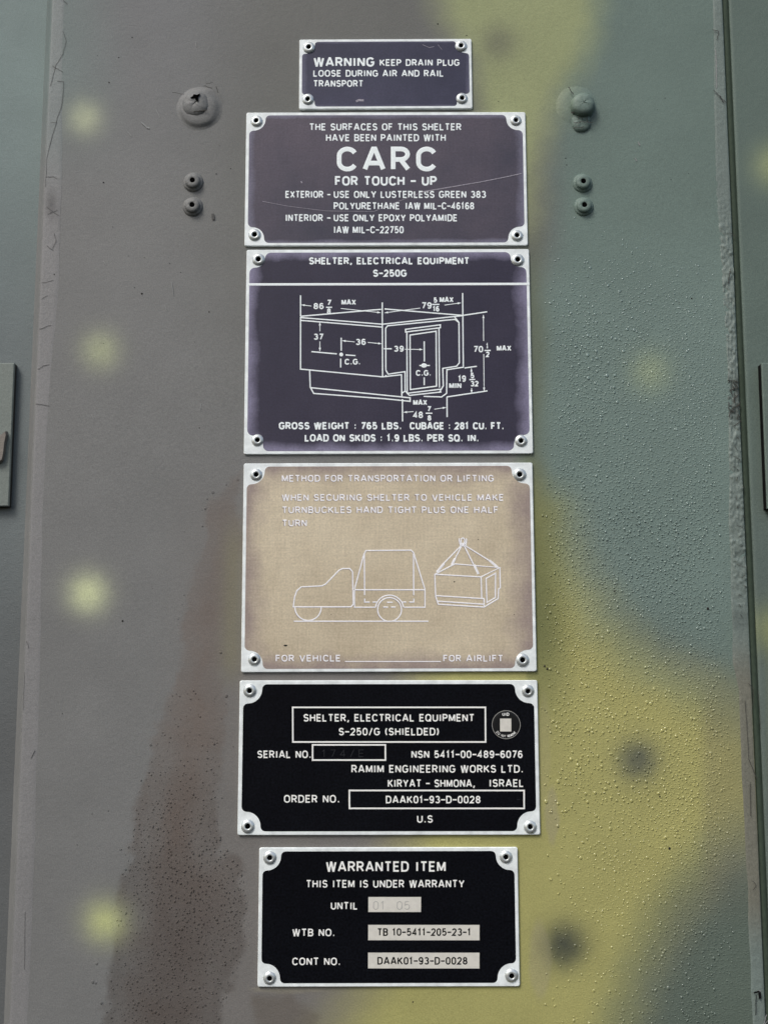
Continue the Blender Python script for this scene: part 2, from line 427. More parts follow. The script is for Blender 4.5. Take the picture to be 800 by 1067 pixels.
G['9'] = (.54, [arc(.26, .3, .25, .3, -145, 0, 7) + [(.53, .5), (.53, .7)], arc(.27, .70, .26, .30, 0, 360, 14)])
G['-'] = (.40, [[(-.10, .47), (.50, .47)]])
G['/'] = (.40, [[(0, -.06), (.40, 1.06)]])
G['.'] = (.0, [[(-.07, .06), (.07, .06)]])
G[','] = (.0, [[(.05, .14), (-.07, -.22)]])
G[':'] = (.0, [[(-.07, .12), (.07, .12)], [(-.07, .62), (.07, .62)]])
G['('] = (.18, [arc(.62, .5, .6, .78, 137, 223, 6)])
G[')'] = (.18, [arc(-.44, .5, .6, .78, 43, -43, 6)])

class Ink:
    """collects strokes (photo px) as low half-round ribbons; one mesh per part"""
    def __init__(self): self.v = []; self.f = []; self.k = 0
    def stroke(self, pts, wd, hk=1.0, h=1.0):
        p = [pts[0]]
        for q in pts[1:]:
            if math.hypot(q[0] - p[-1][0], q[1] - p[-1][1]) > 1e-3: p.append(q)
        if len(p) < 2: return
        closed = math.hypot(p[0][0] - p[-1][0], p[0][1] - p[-1][1]) < 1e-2 and len(p) > 3
        if closed: p = p[:-1]
        n = len(p); self.k += 1
        hh = h * (1 + .05 * (self.k % 7))
        prof = [(-1, 0), (-.86, .75), (0, 1), (.86, .75), (1, 0)]
        base = len(self.v)
        for i in range(n):
            a = p[i - 1] if (i > 0 or closed) else None
            b = p[(i + 1) % n] if (i < n - 1 or closed) else None
            def nrm(s, e):
                dx, dy = e[0] - s[0], e[1] - s[1]; L = math.hypot(dx, dy); return (-dy / L, dx / L)
            if a is None: nx, ny = nrm(p[i], b)
            elif b is None: nx, ny = nrm(a, p[i])
            else:
                n1 = nrm(a, p[i]); n2 = nrm(p[i], b)
                sx, sy = n1[0] + n2[0], n1[1] + n2[1]; L = math.hypot(sx, sy)
                if L < 1e-3: nx, ny = n1
                else:
                    sx /= L; sy /= L
                    c = max(sx * n1[0] + sy * n1[1], .42)
                    nx, ny = sx / c, sy / c
            for (t, z) in prof:
                self.v.append((p[i][0] + nx * t * wd / 2, p[i][1] + ny * t * wd / 2, z * hh))
        m = 5
        for i in range(n if closed else n - 1):
            a = base + i * m; b = base + ((i + 1) % n) * m
            for j in range(m - 1): self.f.append((a + j, a + j + 1, b + j + 1, b + j))
        if not closed:
            self.f.append(tuple(base + j for j in range(m)))
            e = base + (n - 1) * m
            self.f.append(tuple(e + j for j in reversed(range(m))))
    def disc(self, cx, cy, r, h=1.0, n=16, rx=None):
        b = len(self.v); self.k += 1
        for i in range(n):
            a = 2 * pi * i / n; self.v.append((cx + (rx or r) * cos(a), cy + r * sin(a), 0))
        for i in range(n):
            a = 2 * pi * i / n; self.v.append((cx + (rx or r) * .85 * cos(a), cy + r * .85 * sin(a), h * (1 + .04 * (self.k % 5))))
        for i in range(n): self.f.append((b + i, b + (i + 1) % n, b + n + (i + 1) % n, b + n + i))
        self.f.append(tuple(b + n + i for i in range(n)))
    def arrow(self, x0, y0, x1, y1, wd, size=3.4):
        """line with a head at the second point"""
        self.stroke([(x0, y0), (x1, y1)], wd)
        dx, dy = x1 - x0, y1 - y0; L = math.hypot(dx, dy); dx /= L; dy /= L
        b = len(self.v); q = size * .34
        P = [(x1, y1), (x1 - dx * size - dy * q, y1 - dy * size + dx * q), (x1 - dx * size + dy * q, y1 - dy * size - dx * q)]
        for (a, c) in P: self.v.append((a, c, 0.0))
        for (a, c) in P: self.v.append((a, c, 1.45))
        self.f += [(b + 3, b + 4, b + 5), (b, b + 1, b + 4, b + 3), (b + 1, b + 2, b + 5, b + 4), (b + 2, b, b + 3, b + 5)]
    def text(self, s, x0, x1, y, cap, wd, slope=0.0, gap=.35, space=.58):
        """capitals of height cap standing on y between x0 and x1"""
        tot = 0; items = []
        pw = .0
        for i, ch in enumerate(s):
            if ch == ' ': tot += space; continue
            gw = G[ch][0] + (.14 if ch in 'I1.:,' else 0)
            items.append((ch, tot + (.07 if ch in 'I.:,' else 0))); tot += gw + gap
        tot -= gap
        wdc = wd / cap
        W = x1 - x0 - wd
        k = W / tot
        ch_h = cap - wd
        for ch, off in items:
            for pl in G[ch][1]:
                pts = [(x0 + wd / 2 + (off + a) * k, y - wd / 2 - b * ch_h + slope * (off + a) * k) for a, b in pl]
                self.stroke(pts, wd)

def homography(src, dst):
    A = []; B = []
    for (x, y), (u, v) in zip(src, dst):
        A.append([x, y, 1, 0, 0, 0, -u * x, -u * y]); B.append(u)
        A.append([0, 0, 0, x, y, 1, -v * x, -v * y]); B.append(v)
    h = np.linalg.solve(np.array(A, float), np.array(B, float))
    return np.append(h, 1).reshape(3, 3)

PLATES_T = 0.0010
def lathe(profile, n=28):
    """profile (r, h) list -> verts in wall axes (x, -h, z)"""
    v = []; f = []
    for (r, h) in profile:
        for i in range(n):
            a = 2 * pi * i / n; v.append((r * cos(a), -h, r * sin(a)))
    f = grid_faces(len(profile), n, True)
    f.append(tuple(reversed([(len(profile) - 1) * n + i for i in range(n)])) if profile[-1][0] > 1e-7 else tuple(range(3)))
    return v, f

RIV_P = [(6.6, -.1), (6.6, .45), (6.3, .8), (5.4, 1.5), (4.4, 2.0), (3.6, 2.2), (3.0, 2.15), (2.6, 1.9), (2.5, .4)]
riv_v, riv_f = lathe([(r * U, h * U) for r, h in RIV_P])
riv_f = riv_f[:-1]
man_v, man_f = lathe([(2.52 * U, .35 * U), (1.3 * U, .42 * U), (1.1 * U, .9 * U)], 14)
RIV_ME = None

def add_rivet(parent, lx, lz, base):
    global RIV_ME
    if RIV_ME is None:
        o = mesh_obj('rivet', riv_v, riv_f, M_RIV, parent, smooth=True)
        h = mesh_obj('mandrel', man_v, man_f, M_HOLE, o)
        RIV_ME = (o.data, h.data)
    else:
        o = bpy.data.objects.new('rivet', RIV_ME[0]); COL.objects.link(o); o.parent = parent
        h = bpy.data.objects.new('mandrel', RIV_ME[1]); COL.objects.link(h); h.parent = o
    o.location = (lx, -base, lz)
    o.rotation_euler = (random.uniform(-.09, .09), random.uniform(0, 6), random.uniform(-.09, .09))
    s = random.uniform(.95, 1.05); o.scale = (s, s, s)
    return o

class Plate:
    def __init__(self, label, quad, field, rivets, notch=22, ins=3.4, fil=5, stand=0.0003):
        q = [np.array(to_wall(*c)) for c in quad]           # TL TR BR BL on the wall
        c = sum(q) / 4
        wd = (np.linalg.norm(q[1] - q[0]) + np.linalg.norm(q[2] - q[3])) / 2
        ht = (np.linalg.norm(q[3] - q[0]) + np.linalg.norm(q[2] - q[1])) / 2
        e = (q[1] - q[0]) + (q[2] - q[3]); ang = math.atan2(e[1], e[0])
        self.H = homography(quad, [(-wd / 2, ht / 2), (wd / 2, ht / 2), (wd / 2, -ht / 2), (-wd / 2, -ht / 2)])
        self.w, self.h = wd, ht
        self.T = PLATES_T
        self.root = thing('data_plate', label, 'sign plate', (c[0], -stand, c[1]), 'aluminium data plates riveted to the shelter wall', (0, -ang, 0))
        # body with softened rim
        u = U; T = self.T; v = []; f = []
        def ring(inset, y, rad=2.0):
            out = []
            for (sx, sz, a0) in ((1, 1, 0), (-1, 1, 90), (-1, -1, 180), (1, -1, 270)):
                cx = sx * (wd / 2 - inset - rad * u); cz = sz * (ht / 2 - inset - rad * u)
                for k in range(5):
                    a = radians(a0 + 90 * k / 4); out.append((cx + rad * u * cos(a), y, cz + rad * u * sin(a)))
            return out
        v = ring(0, stand) + ring(0, -T * .7) + ring(T * .3, -T)
        f = grid_faces(3, 20, True) + [tuple(reversed(range(40, 60)))]
        mesh_obj('plate_body', v, f, M_ALU, self.root)
        # enamel field with scalloped corners
        n_ = notch * u; e_ = ins * u; r_ = fil * u
        corner = []
        for k in range(6):
            a = radians(180 + 90 * k / 5)
            corner.append((e_ + r_ + r_ * cos(a), n_ + r_ + r_ * sin(a)))
        R = n_ - e_ - r_
        for k in range(1, 10):
            a = radians(90 - 90 * k / 10); corner.append((e_ + r_ + R * cos(a), e_ + r_ + R * sin(a)))
        for k in range(6):
            a = radians(180 + 90 * k / 5)
            corner.append((n_ + r_ + r_ * cos(a), e_ + r_ + r_ * sin(a)))
        pts = []
        for (mx, mz, rev) in ((-1, 1, False), (1, 1, True), (1, -1, False), (-1, -1, True)):
            c_ = corner[::-1] if rev else corner
            for (a, b) in c_: pts.append((mx * (wd / 2 - a), -T - .00006, mz * (ht / 2 - b)))
        n = len(pts)
        pv = pts + [(x, -T + .00002, z) for x, y, z in pts]
        pf = [tuple(range(n))] + [(i, i + n, (i + 1) % n + n, (i + 1) % n) for i in range(n)]
        self.field = mesh_obj('enamel_field', pv, pf, field, self.root)
        for (px, py) in rivets:
            x, z = self.loc(px, py); add_rivet(self.root, x, z, T)
    def loc(self, px, py):
        p = self.H @ np.array([px, py, 1.0]); return p[0] / p[2], p[1] / p[2]
    def ink(self, name, ink, mat, lift=.00006, hpx=.00007, label=None, parent=None):
        V = np.array(ink.v); P = np.c_[V[:, 0], V[:, 1], np.ones(len(V))] @ self.H.T
        vs = np.c_[P[:, 0] / P[:, 2], -self.T - lift + .00001 - V[:, 2] * hpx, P[:, 1] / P[:, 2]]
        return mesh_obj(name, vs, ink.f, mat, parent or self.root)
    def patch(self, name, x0, y0, x1, y1, mat, lift=.00012):
        c = [self.loc(*p) for p in ((x0, y0), (x1, y0), (x1, y1), (x0, y1))]
        v = [(a, -self.T - lift, b) for a, b in c] + [(a, -self.T, b) for a, b in c]
        return mesh_obj(name, v, [(3, 2, 1, 0), (0, 1, 5, 4), (1, 2, 6, 5), (2, 3, 7, 6), (3, 0, 4, 7)], mat, self.root)

# ------------------------------------------------------------------ the shelter wall
wallY_side = 0.007
XL = float(to_wall(54, 0)[0]); XR = float(to_wall(752.5, 0)[0])          # edges of the raised panel
wall = thing('shelter_wall', 'camouflage painted metal shelter wall with a raised centre panel carrying six plates', 'wall', (0, 0, H0 - .45))
WZ0, WZ1 = H0 - .45, H0 + .45
BASEZ = wall.location.z

def sheet(name, prof, z0, z1, dz, mat, side=False, disp=None, step_dense=True):
    """prof: list of (X, y) across; extruded in Z as a dense painted sheet"""
    zs = np.arange(z0, z1 + dz / 2, dz)
    P = np.array(prof)
    X = np.repeat(P[None, :, 0], len(zs), 0); Y = np.repeat(P[None, :, 1], len(zs), 0); Z = np.repeat(zs[:, None], len(P), 1)
    if disp is not None: Y = Y + disp(X, Z)
    px, py = to_px(X.ravel(), Z.ravel())
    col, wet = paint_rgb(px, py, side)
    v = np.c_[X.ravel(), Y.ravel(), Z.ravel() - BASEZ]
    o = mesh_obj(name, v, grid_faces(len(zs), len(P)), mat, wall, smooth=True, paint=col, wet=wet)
    pe = sstep(552, 600, px) * sstep(220, 400, py) * (1 - .72 * sstep(620, 800, py) * (1 - sstep(660, 735, px))) * (1 - .3 * sstep(900, 1067, py)) * (1 - sstep(742, 752, px) * .4)
    if side: pe = pe * .35 + .25 * (1 - sstep(60, 70, px)) * sstep(250, 450, py)
    a = o.data.attributes.new('peel', 'FLOAT', 'POINT'); a.data.foreach_set('value', pe.astype(np.float32))
    return o

# raised panel: bevels and face
bw = 0.0050
DEPTH_L = 0.008
DEPTH_R = 0.0006      # the right panel sits almost level, behind a narrow deep joint
GAPW = 0.0036
prof = []
def bev(sgn, X0):
    out = []
    for k in range(7):
        t = k / 6
        out.append((X0 + sgn * bw * (1 - t), wallY_side * (1 - t)))
    return out
def smooth_bev(sgn, X0):
    r = .0016; out = []; wallY_side = DEPTH_L
    ang = math.atan2(wallY_side, bw)
    # foot
    out.append((X0 + sgn * (bw + .0015), wallY_side + .0006)); out.append((X0 + sgn * bw, wallY_side))
    for t in (.3, .6): out.append((X0 + sgn * bw * (1 - t), wallY_side * (1 - t)))
    for k in range(6):
        a = ang * (1 - k / 5)
        d = r * tan(ang / 2)
        cx = X0 - sgn * d
        out.append((cx + sgn * r * sin(a), r - r * cos(a)))
    return out
left = smooth_bev(-1, XL)
right = [(XR - .0009, 0), (XR - .0004, .00012), (XR - .0001, .0005), (XR, .0011), (XR + .0001, .003), (XR + .0001, .0048), (XR + .0010, .0052), (XR + GAPW, .0053)]
xs = np.arange(left[-1][0] + .001, right[0][0] - .0005, .001)
prof = left + [(x, 0.0) for x in xs] + right
def panel_disp(X, Z):
    return 0.00025 * vnoise(X / U, Z / U, 170, 70, 2) * (X > XL + .004) * (X < XR - .004)
sheet('raised_panel', prof, WZ0, WZ1, .001, M_WALL, disp=panel_disp)
# recessed panels each side
for sx in (-1, 1):
    X0 = XL if sx < 0 else XR
    dep = DEPTH_L if sx < 0 else DEPTH_R
    xs = [X0 + sx * ((bw - .001 if sx < 0 else GAPW + .0006) + .0014 * k) for k in range(120)]
    pr = [(x, dep) for x in xs]
    if sx > 0: pr = [(X0 + GAPW, .0055), (X0 + GAPW + .00005, .003), (X0 + GAPW + .00008, dep + .0007), (X0 + GAPW + .0003, dep + .0002)] + pr
    if sx < 0: pr = pr[::-1]
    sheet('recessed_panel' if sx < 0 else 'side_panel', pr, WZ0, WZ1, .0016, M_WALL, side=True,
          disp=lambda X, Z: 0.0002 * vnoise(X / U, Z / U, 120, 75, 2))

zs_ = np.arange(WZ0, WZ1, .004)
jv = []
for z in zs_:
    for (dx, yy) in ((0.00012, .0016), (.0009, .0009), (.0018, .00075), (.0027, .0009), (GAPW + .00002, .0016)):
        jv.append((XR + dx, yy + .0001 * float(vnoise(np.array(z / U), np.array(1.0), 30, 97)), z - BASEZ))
mesh_obj('joint_strip', jv, grid_faces(len(zs_), 5), M_JOINT, wall, smooth=True)  # dark green strip laid along the right-hand joint
# sealant strips along both edges of the raised panel
def strip(sx):
    zs = np.arange(WZ0, WZ1, .0008)
    nt_ = 17; V = []; cols = []
    for z in zs:
        _, py = to_px(0, z)
        if sx < 0:
            x_in = float(np.interp(py, [-300, 0, 150, 300, 420, 520, 700, 1067, 1400], [72, 68, 65, 62, 53, 48, 43, 30, 20]))
        else:
            x_in = float(np.interp(py, [-300, 0, 200, 380, 520, 690, 720, 800, 900, 1067, 1400], [741, 742, 745, 757, 759, 763, 770, 772, 777, 784, 790]))
        x_in += 1.3 * float(vnoise(np.array(py), np.array(3.0), 38, 80 + sx, 3))
        Xi, _z = to_wall(x_in, py)
        Xe = (XL + .0006) if sx < 0 else (XR - .0006)
        for k in range(nt_):
            t = k / (nt_ - 1)
            X = Xe + (float(Xi) - Xe) * t
            h = .00016 * min(1, (1 - t) * 2.5) * min(1, t * 7 + .15)
            h += .00005 * math.exp(-((t - .8) / .10) ** 2)              # ridge left by the masking
            if k == nt_ - 1: h = -.00004
            V.append((X, h, z))
    V = np.array(V)
    rough_m = np.ones(len(V))
    px, py = to_px(V[:, 0], V[:, 2])
    if sx > 0:
        rough_m = .22 + 1.0 * sstep(190, 270, py) * (1 - sstep(590, 660, py))
    else:
        rough_m = .03 + 0 * py
    bumps = rough_m * (.0009 * np.abs(vnoise(px, py * 1.3, 3.6, 90, 2)) + .0004 * vnoise(px, py, 11, 91, 2))
    body = V[:, 1] > 0
    Y = -(V[:, 1] + np.where(body, bumps, 0))
    col, wet = paint_rgb(px, py)
    if sx < 0:
        tint = lin((120, 127, 125)) * np.ones((len(V), 3)); tint2 = lin((127, 127, 126)) * np.ones((len(V), 3))
        k = sstep(130, 220, py)[:, None]
        col = (tint * (1 - k) + tint2 * k) / KL
        # smudge
        q = np.exp(-((px - 54) / 6) ** 2 - ((py - 213) / 14) ** 2)[:, None]
        col = col * (1 - .45 * q)
    else:
        tint = lin((112, 124, 118)) * np.ones((len(V), 3))
        k = (sstep(650, 720, py) * (1 - sstep(930, 1000, py)))[:, None]
        col = (tint * (1 - k) + lin((114, 114, 102)) * k) / KL
        q = (sstep(394, 402, py) * (1 - sstep(432, 442, py)))[:, None]
        col = col * (1 - .42 * q)
        crev = sstep(.1, -.5, vnoise(px, py, 5, 90, 2)) * sstep(380, 400, py) * (1 - sstep(435, 450, py))
        col = col * (1 - .5 * crev[:, None])
        q = (sstep(632, 640, py) * (1 - sstep(650, 660, py)))[:, None]
        col = col * (1 - .2 * q)
    col = col * (1 + .03 * vnoise(px, py, 8, 93))[:, None]
    V2 = np.c_[V[:, 0], Y, V[:, 2] - BASEZ]
    return mesh_obj('sealant_strip', V2, grid_faces(len(zs), nt_), M_SEAL, wall, smooth=True, paint=col, wet=wet)
seal = {s: strip(s) for s in (-1, 1)}

# hairline cracks and chips in the sealant
def wall_ink(name, strokes, mat, parent, y=-.0009, hpx=.00003):
    ink = Ink()
    for pts, wd in strokes: ink.stroke(pts, wd)
    V = np.array(ink.v); X, Z = to_wall(V[:, 0], V[:, 1])
    return mesh_obj(name, np.c_[X, y - V[:, 2] * hpx, Z - BASEZ], ink.f, mat, parent)
def jag(pts, amp=.5, n=4):
    out = []
    for (a, b) in zip(pts[:-1], pts[1:]):
        for k in range(n):
            t = k / n; out.append((a[0] + (b[0] - a[0]) * t + random.uniform(-amp, amp), a[1] + (b[1] - a[1]) * t + random.uniform(-amp, amp)))
    out.append(pts[-1]); return out
Lc = [([(66, 33), (70, 43), (66, 56), (59, 68), (53, 90)], .55), ([(56, 70), (66, 75)], .5), ([(55, 69), (60, 72)], .6), ([(60, 85), (67, 85), (65, 108), (59, 128), (54, 147), (49, 166)], .55),
      ([(49, 166), (48, 195)], .5), ([(53, 128), (60, 128)], .35), ([(66, 0), (71, 5)], .7), ([(49, 185), (56, 184), (60, 187)], .6), ([(49, 216), (62, 225)], .6), ([(50, 224), (60, 219)], .5),
      ([(57, 243), (59, 252), (55, 259)], .6), ([(49, 256), (56, 261)], .6), ([(44, 295), (56, 292)], .5), ([(44, 312), (50, 308)], .5), ([(41, 343), (54, 339)], .6),
      ([(40, 385), (46, 381), (52, 380)], .6), ([(38, 421), (45, 422), (52, 423)], .7), ([(28, 668), (31, 676)], .6), ([(26, 700), (25, 740)], .4), ([(27, 950), (26, 1010)], .5), ([(33, 790), (37, 782)], .9)]
wall_ink('crack', [(jag(p, .4), w_ * .65) for p, w_ in Lc], M_CRACKL, seal[-1], y=-.00034)
Rc = [([(741, 32), (748, 34), (746, 42)], .6), ([(742, 95), (756, 108)], .6), ([(749, 100), (753, 108)], .6), ([(760, 280), (758, 296)], .7), ([(759, 243), (766, 247)], .6),
      ([(778, 712), (784, 716), (783, 735)], .5), ([(779, 790), (783, 800), (788, 812)], .6), ([(781, 815), (781, 850)], .6), ([(775, 730), (779, 790)], .5), ([(783, 918), (787, 922), (783, 927)], .5), ([(789, 720), (791, 760)], .5)]
Rc += [([(763 + random.uniform(-6, 7) + (y - 400) * .02, y), (763 + random.uniform(-6, 8) + (y - 400) * .02, y + random.uniform(2, 6))], .7) for y in np.linspace(396, 440, 18)]
Rc += [([(766 + random.uniform(-4, 6) + (y - 450) * .03, y), (767 + random.uniform(-3, 6) + (y - 450) * .03, y + random.uniform(2, 5))], .4) for y in np.linspace(445, 640, 20)]
wall_ink('crack', [(jag(p, .5, 3), w_) for p, w_ in Rc], M_CRACK_EDGE, seal[1], y=-.0009)
wall_ink('chip', [(jag([(784, 1034), (790, 1032)], .3), 1.6), ([(790, 1033), (790.5, 1040)], 2.6), (jag([(786.5, 1036), (786, 1057)], .3), .8)], M_BLK, seal[1], y=-.0012)
wall_ink('bare_scratch', [(jag([(797, 1056), (794, 1067), (792, 1075)], .4), .8), (jag([(799, 1062), (796, 1066)], .4), .8), (jag([(789, 1031), (791, 1032)], .1), .8)], M_CHIP, seal[1], y=-.0014)

# painted rivets and sealed bolt heads on the raised panel
def painted_lump(name, cx, cy, profile, n=36, noise=.0, seed=1, tilt=(0, 0), oval=1.0, tone=1.0, hole=None, parent=None):
    """profile (r px, h px); vertices coloured with the wall's own paint at that spot"""
    X0, Z0 = [float(q) for q in to_wall(cx, cy)]
    v = []; nr = len(profile)
    for i, (r, h) in enumerate(profile):
        for k in range(n):
            a = 2 * pi * k / n
            nz = noise * float(vnoise(np.array(cos(a) * 3 + i * .35), np.array(sin(a) * 3 + seed), 1.3, seed, 3))
            rr = r * (1 + nz)
            x = rr * cos(a); z = rr * sin(a) * oval
            v.append((x * U + h * tilt[0] * U, -(h * (1 + nz * 1.2)) * U, z * U + h * tilt[1] * U))
    f = grid_faces(nr, n, True)
    if profile[-1][0] > 0: f.append(tuple(reversed([(nr - 1) * n + k for k in range(n)])))
    V = np.array(v); px, py = to_px(V[:, 0] + X0, V[:, 2] + Z0)
    px0 = np.full(len(V), float(cx)); 
    col, wet = paint_rgb(px, py)
    return mesh_obj(name, V, f, M_SEAL, parent or wall, (X0, 0, Z0 - BASEZ), smooth=True, paint=col * tone, wet=wet)
RP = [(11.2, -.2), (10.6, .5), (10.2, 1.6), (9.6, 2.2), (8.6, 2.5), (8.1, 3.2), (7.9, 4.4), (7.3, 5.4), (5.8, 6.0), (4.0, 6.2), (2.9, 6.1), (2.6, 5.8), (2.4, 1.5)]
for (x, y, dy) in [(201.6, 190, 1.5), (201.2, 215.5, 0), (606.5, 191, 1), (607.6, 215.5, 1)]:
    o = painted_lump('wall_rivet', x, y, RP[:-1] + [(2.4, 2.0)], noise=.035, seed=int(x + y), tilt=(0.0, 0.0))
    X0 = o.location
    v, f = lathe([(2.7 * U, 0), (2.65 * U, 6.4 * U)], 18)
    mesh_obj('rivet_hole_shade', v, f, M_HOLE, o, (0, 0, 0))  # black plug at the rivet's front, colour standing in for the hole's shade
# left: sealed bolt whose skin has torn open
b1 = painted_lump('sealed_bolt', 208, 113, [(27, -.3), (25, .1), (23, .5), (21, 1.2), (19.2, 2.4), (16.5, 3.3), (12, 3.8), (8, 4.0), (3, 4.2), (.5, 4.2)], noise=.04, seed=5, tilt=(-.1, -.55))
dome = painted_lump('sealant_dome', 204.5, 110, [(15, 2.5), (14.4, 3.6), (13, 4.8), (11, 5.8), (8, 6.6), (5, 7.0), (3, 7.0), (.5, 6.8)], noise=.07, seed=9, tilt=(0, .0), parent=None)
dome.parent = b1; dome.location = (dome.location.x - b1.location.x, 0, dome.location.z - b1.location.z)
hv = [(0, 0), (-4.2, .5), (-2.2, 2.0), (-1.2, 4.0), (1.5, 3.2), (4.6, 4.6), (2.8, 1.2), (3.0, -3.4), (.6, -1.2)]
hx = [(a * 1.2 * U, -7.9 * U, b * 1.2 * U) for a, b in hv] + [(a * U, -4 * U, b * U) for a, b in hv]
n = len(hv)
mesh_obj('torn_hole_shade', hx, [tuple(range(n))] + [(i, (i + 1) % n, (i + 1) % n + n, i + n) for i in range(n)], M_HOLE, dome, (0.0, 0, .0022))  # black plug over the dome, colour standing in for shade in the tear
# right: capped bolt head standing proud with run-down sealant under it
b2 = painted_lump('sealed_bolt', 600, 110, [(25, -.3), (23, .1), (20.5, .6), (17, 1.3), (13, 1.9), (6, 2.1), (.5, 2.1)], noise=.05, seed=15)
cap = painted_lump('bolt_cap', 606, 112, [(14.2, 0.5), (13.4, 3), (12.9, 6.5), (12.0, 9), (10.0, 10.8), (7, 11.6), (3.5, 12), (.5, 12)], noise=.035, seed=18, tilt=(0, .0), tone=1.05)
cap.parent = b2; cap.location = (cap.location.x - b2.location.x, 0, cap.location.z - b2.location.z)
run = painted_lump('sealant_run', 605, 127, [(11, 0), (10.4, 1.8), (8.5, 3.2), (5, 3.8), (.5, 4)], noise=.12, seed=22, oval=1.15)
run.parent = b2; run.location = (run.location.x - b2.location.x, 0, run.location.z - b2.location.z)
wall_ink('crack', [(jag([(591, 93), (594, 98), (596, 101)], .4), .8), (jag([(594, 119.5), (603, 121), (614, 119)], .6), 1.4), (jag([(597, 131), (606, 129), (616, 130)], .8), .6), (jag([(595, 136), (607, 134)], .8), .6),
                   (jag([(602, 121), (601, 128)], .3), .5), (jag([(610, 121), (611, 130)], .3), .5)], M_CRACK_EDGE, wall, y=-.0026)
wall_ink('crack', [(jag([(181, 99), (193, 101)], .4), .5), (jag([(213, 92), (222, 95)], .5), .6), (jag([(216, 90), (223, 89)], .4), .5), (jag([(226, 93), (228.5, 100)], .3), .7), (jag([(203, 119), (212, 118), (217, 117)], .4), 1.0)], M_CRACK_EDGE, wall, y=-.0030)

for pts_, w_ in [([(148, 128), (153, 133), (156, 134)], 1.1), ([(163, 114), (167, 123)], .5), ([(134, 138), (137, 142)], .5), ([(179, 294), (181, 308)], .6), ([(204, 44), (205, 49)], .6), ([(172, 318), (174, 324)], .4), ([(108, 272), (111, 276)], .5), ([(210, 420), (209, 428)], .6), ([(96, 432), (98, 437)], .6), ([(140, 700), (142, 704)], .5), ([(664, 148), (666, 152)], 1.0), ([(661, 165), (663, 168)], .9), ([(745, 52), (746, 92)], .8)]:
    wall_ink('paint_scuff', [(jag(pts_, .3), w_)], M_SCUFF, wall, y=-.0004)
wall_ink('paint_scuff', [([(222, 223), (222.5, 229)], 3)], M_CRACKL, wall, y=-.0004)
# ------------------------------------------------------------------ brackets on the side panels
def bracket(label, corners, th, tone, grp='bracket plates on the side panels', wallY_side=0.0, mr=None):
    """flat plate standing proud of a recessed panel; corners are px (TL,TR,BR,BL) of its front face"""
    yf = wallY_side - th
    P = [np.array(to_wall(x, y, yf)) for x, y in corners]
    c = sum(P) / 4
    r = thing('bracket_plate', label, 'bracket', (c[0], wallY_side, c[1]), grp)
    bv = .0005
    def ring(ins, y):
        out = []
        for p in P:
            d = p - c; out.append((d[0] - np.sign(d[0]) * ins, y, d[1] - np.sign(d[1]) * ins))
        return out
    v = ring(0, .0) + ring(0, -th + bv) + ring(bv, -th)
    f = grid_faces(3, 4, True) + [(11, 10, 9, 8)]
    # subdivide the front for colour: keep simple, flat paint with own tone
    V = np.array(v)
    col = np.tile(lin(tone) / KL, (len(V), 1))
    V[:, 1] = np.maximum(V[:, 1], -1)
    V[:4, 1] = -th + .0014
    mesh_obj('plate_body', V, f, M_SEAL, r, paint=col, wet=np.zeros(len(V)))
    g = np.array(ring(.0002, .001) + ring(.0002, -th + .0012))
    mesh_obj('edge_shade', g, grid_faces(2, 4, True) + [(7, 6, 5, 4)], mr, r)  # dark spacer added so the plate's side reads as shaded
    return r, c, yf
rL, cL, yL = bracket('grey painted bracket plate with a small hooked latch, at the far left', [(-75, 379), (15.5, 378), (9.5, 527.5), (-80, 529)], .0045, (116, 124, 118), wallY_side=DEPTH_L, mr=M_CRACK_EDGE)
# hook on it
hk = Ink()
Xh, Zh = to_wall(3.5, 466, yL)
prof = [(-9, 13), (-1, 13), (1.5, 15), (4.2, 17), (5.0, 13), (3.6, 4), (3.0, -6), (1.5, -15), (-1.5, -17.5), (-9, -17)]
n = len(prof)
v = [(a * U, -.0030, b * U) for a, b in prof] + [(a * U, 0, b * U) for a, b in prof]
v = [(x * (.86 if y < 0 else 1) , y, z * (.93 if y < 0 else 1)) for x, y, z in v]
f = [tuple(range(n))] + [(i, i + n, (i + 1) % n + n, (i + 1) % n) for i in range(n)]
mesh_obj('latch_hook', v, f, M_SEAL, rL, (float(Xh) - cL[0], -(.0045), float(Zh) - cL[1]), paint=np.tile(lin((122, 116, 108)) / KL, (2 * n, 1)), wet=np.zeros(2 * n))
rR, cR, yR = bracket('thick green painted bracket plate with a dark shadowed edge, at the far right', [(793, 378), (870, 378), (880, 531), (799, 530)], .0065, (98, 112, 104), wallY_side=DEPTH_R, mr=M_EDGE)

# ------------------------------------------------------------------ the six plates
LW = 1.4
# 1 warning
P = Plate('smallest dark violet plate at the top, warning to keep the drain plug loose', [(312.2, 42.4), (490.8, 41.6), (492, 114.2), (311.8, 115)], E_WARN,
          [(322, 51), (480, 49.5), (321, 105), (481, 104)], notch=17, ins=3, fil=3.5)
k = Ink(); k.text('WARNING', 327, 390, 71, 10, 2.1); k.text('KEEP DRAIN PLUG', 395.5, 478.4, 70.2, 7.2, LW); k.text('LOOSE DURING AIR AND RAIL', 326.6, 462, 81.4, 7.2, LW)
k.text('TRANSPORT', 326.6, 378.6, 92, 7.2, LW); P.ink('lettering', k, M_LET)
for q_, w_ in (([(371, 107), (374, 105.6), (379, 106)], 2.2), ([(440, 48), (447, 51), (452, 50)], .5), ([(456, 48), (460, 53)], .4)):
    k = Ink(); k.stroke(q_, w_); P.ink('scratch', k, M_SCR)
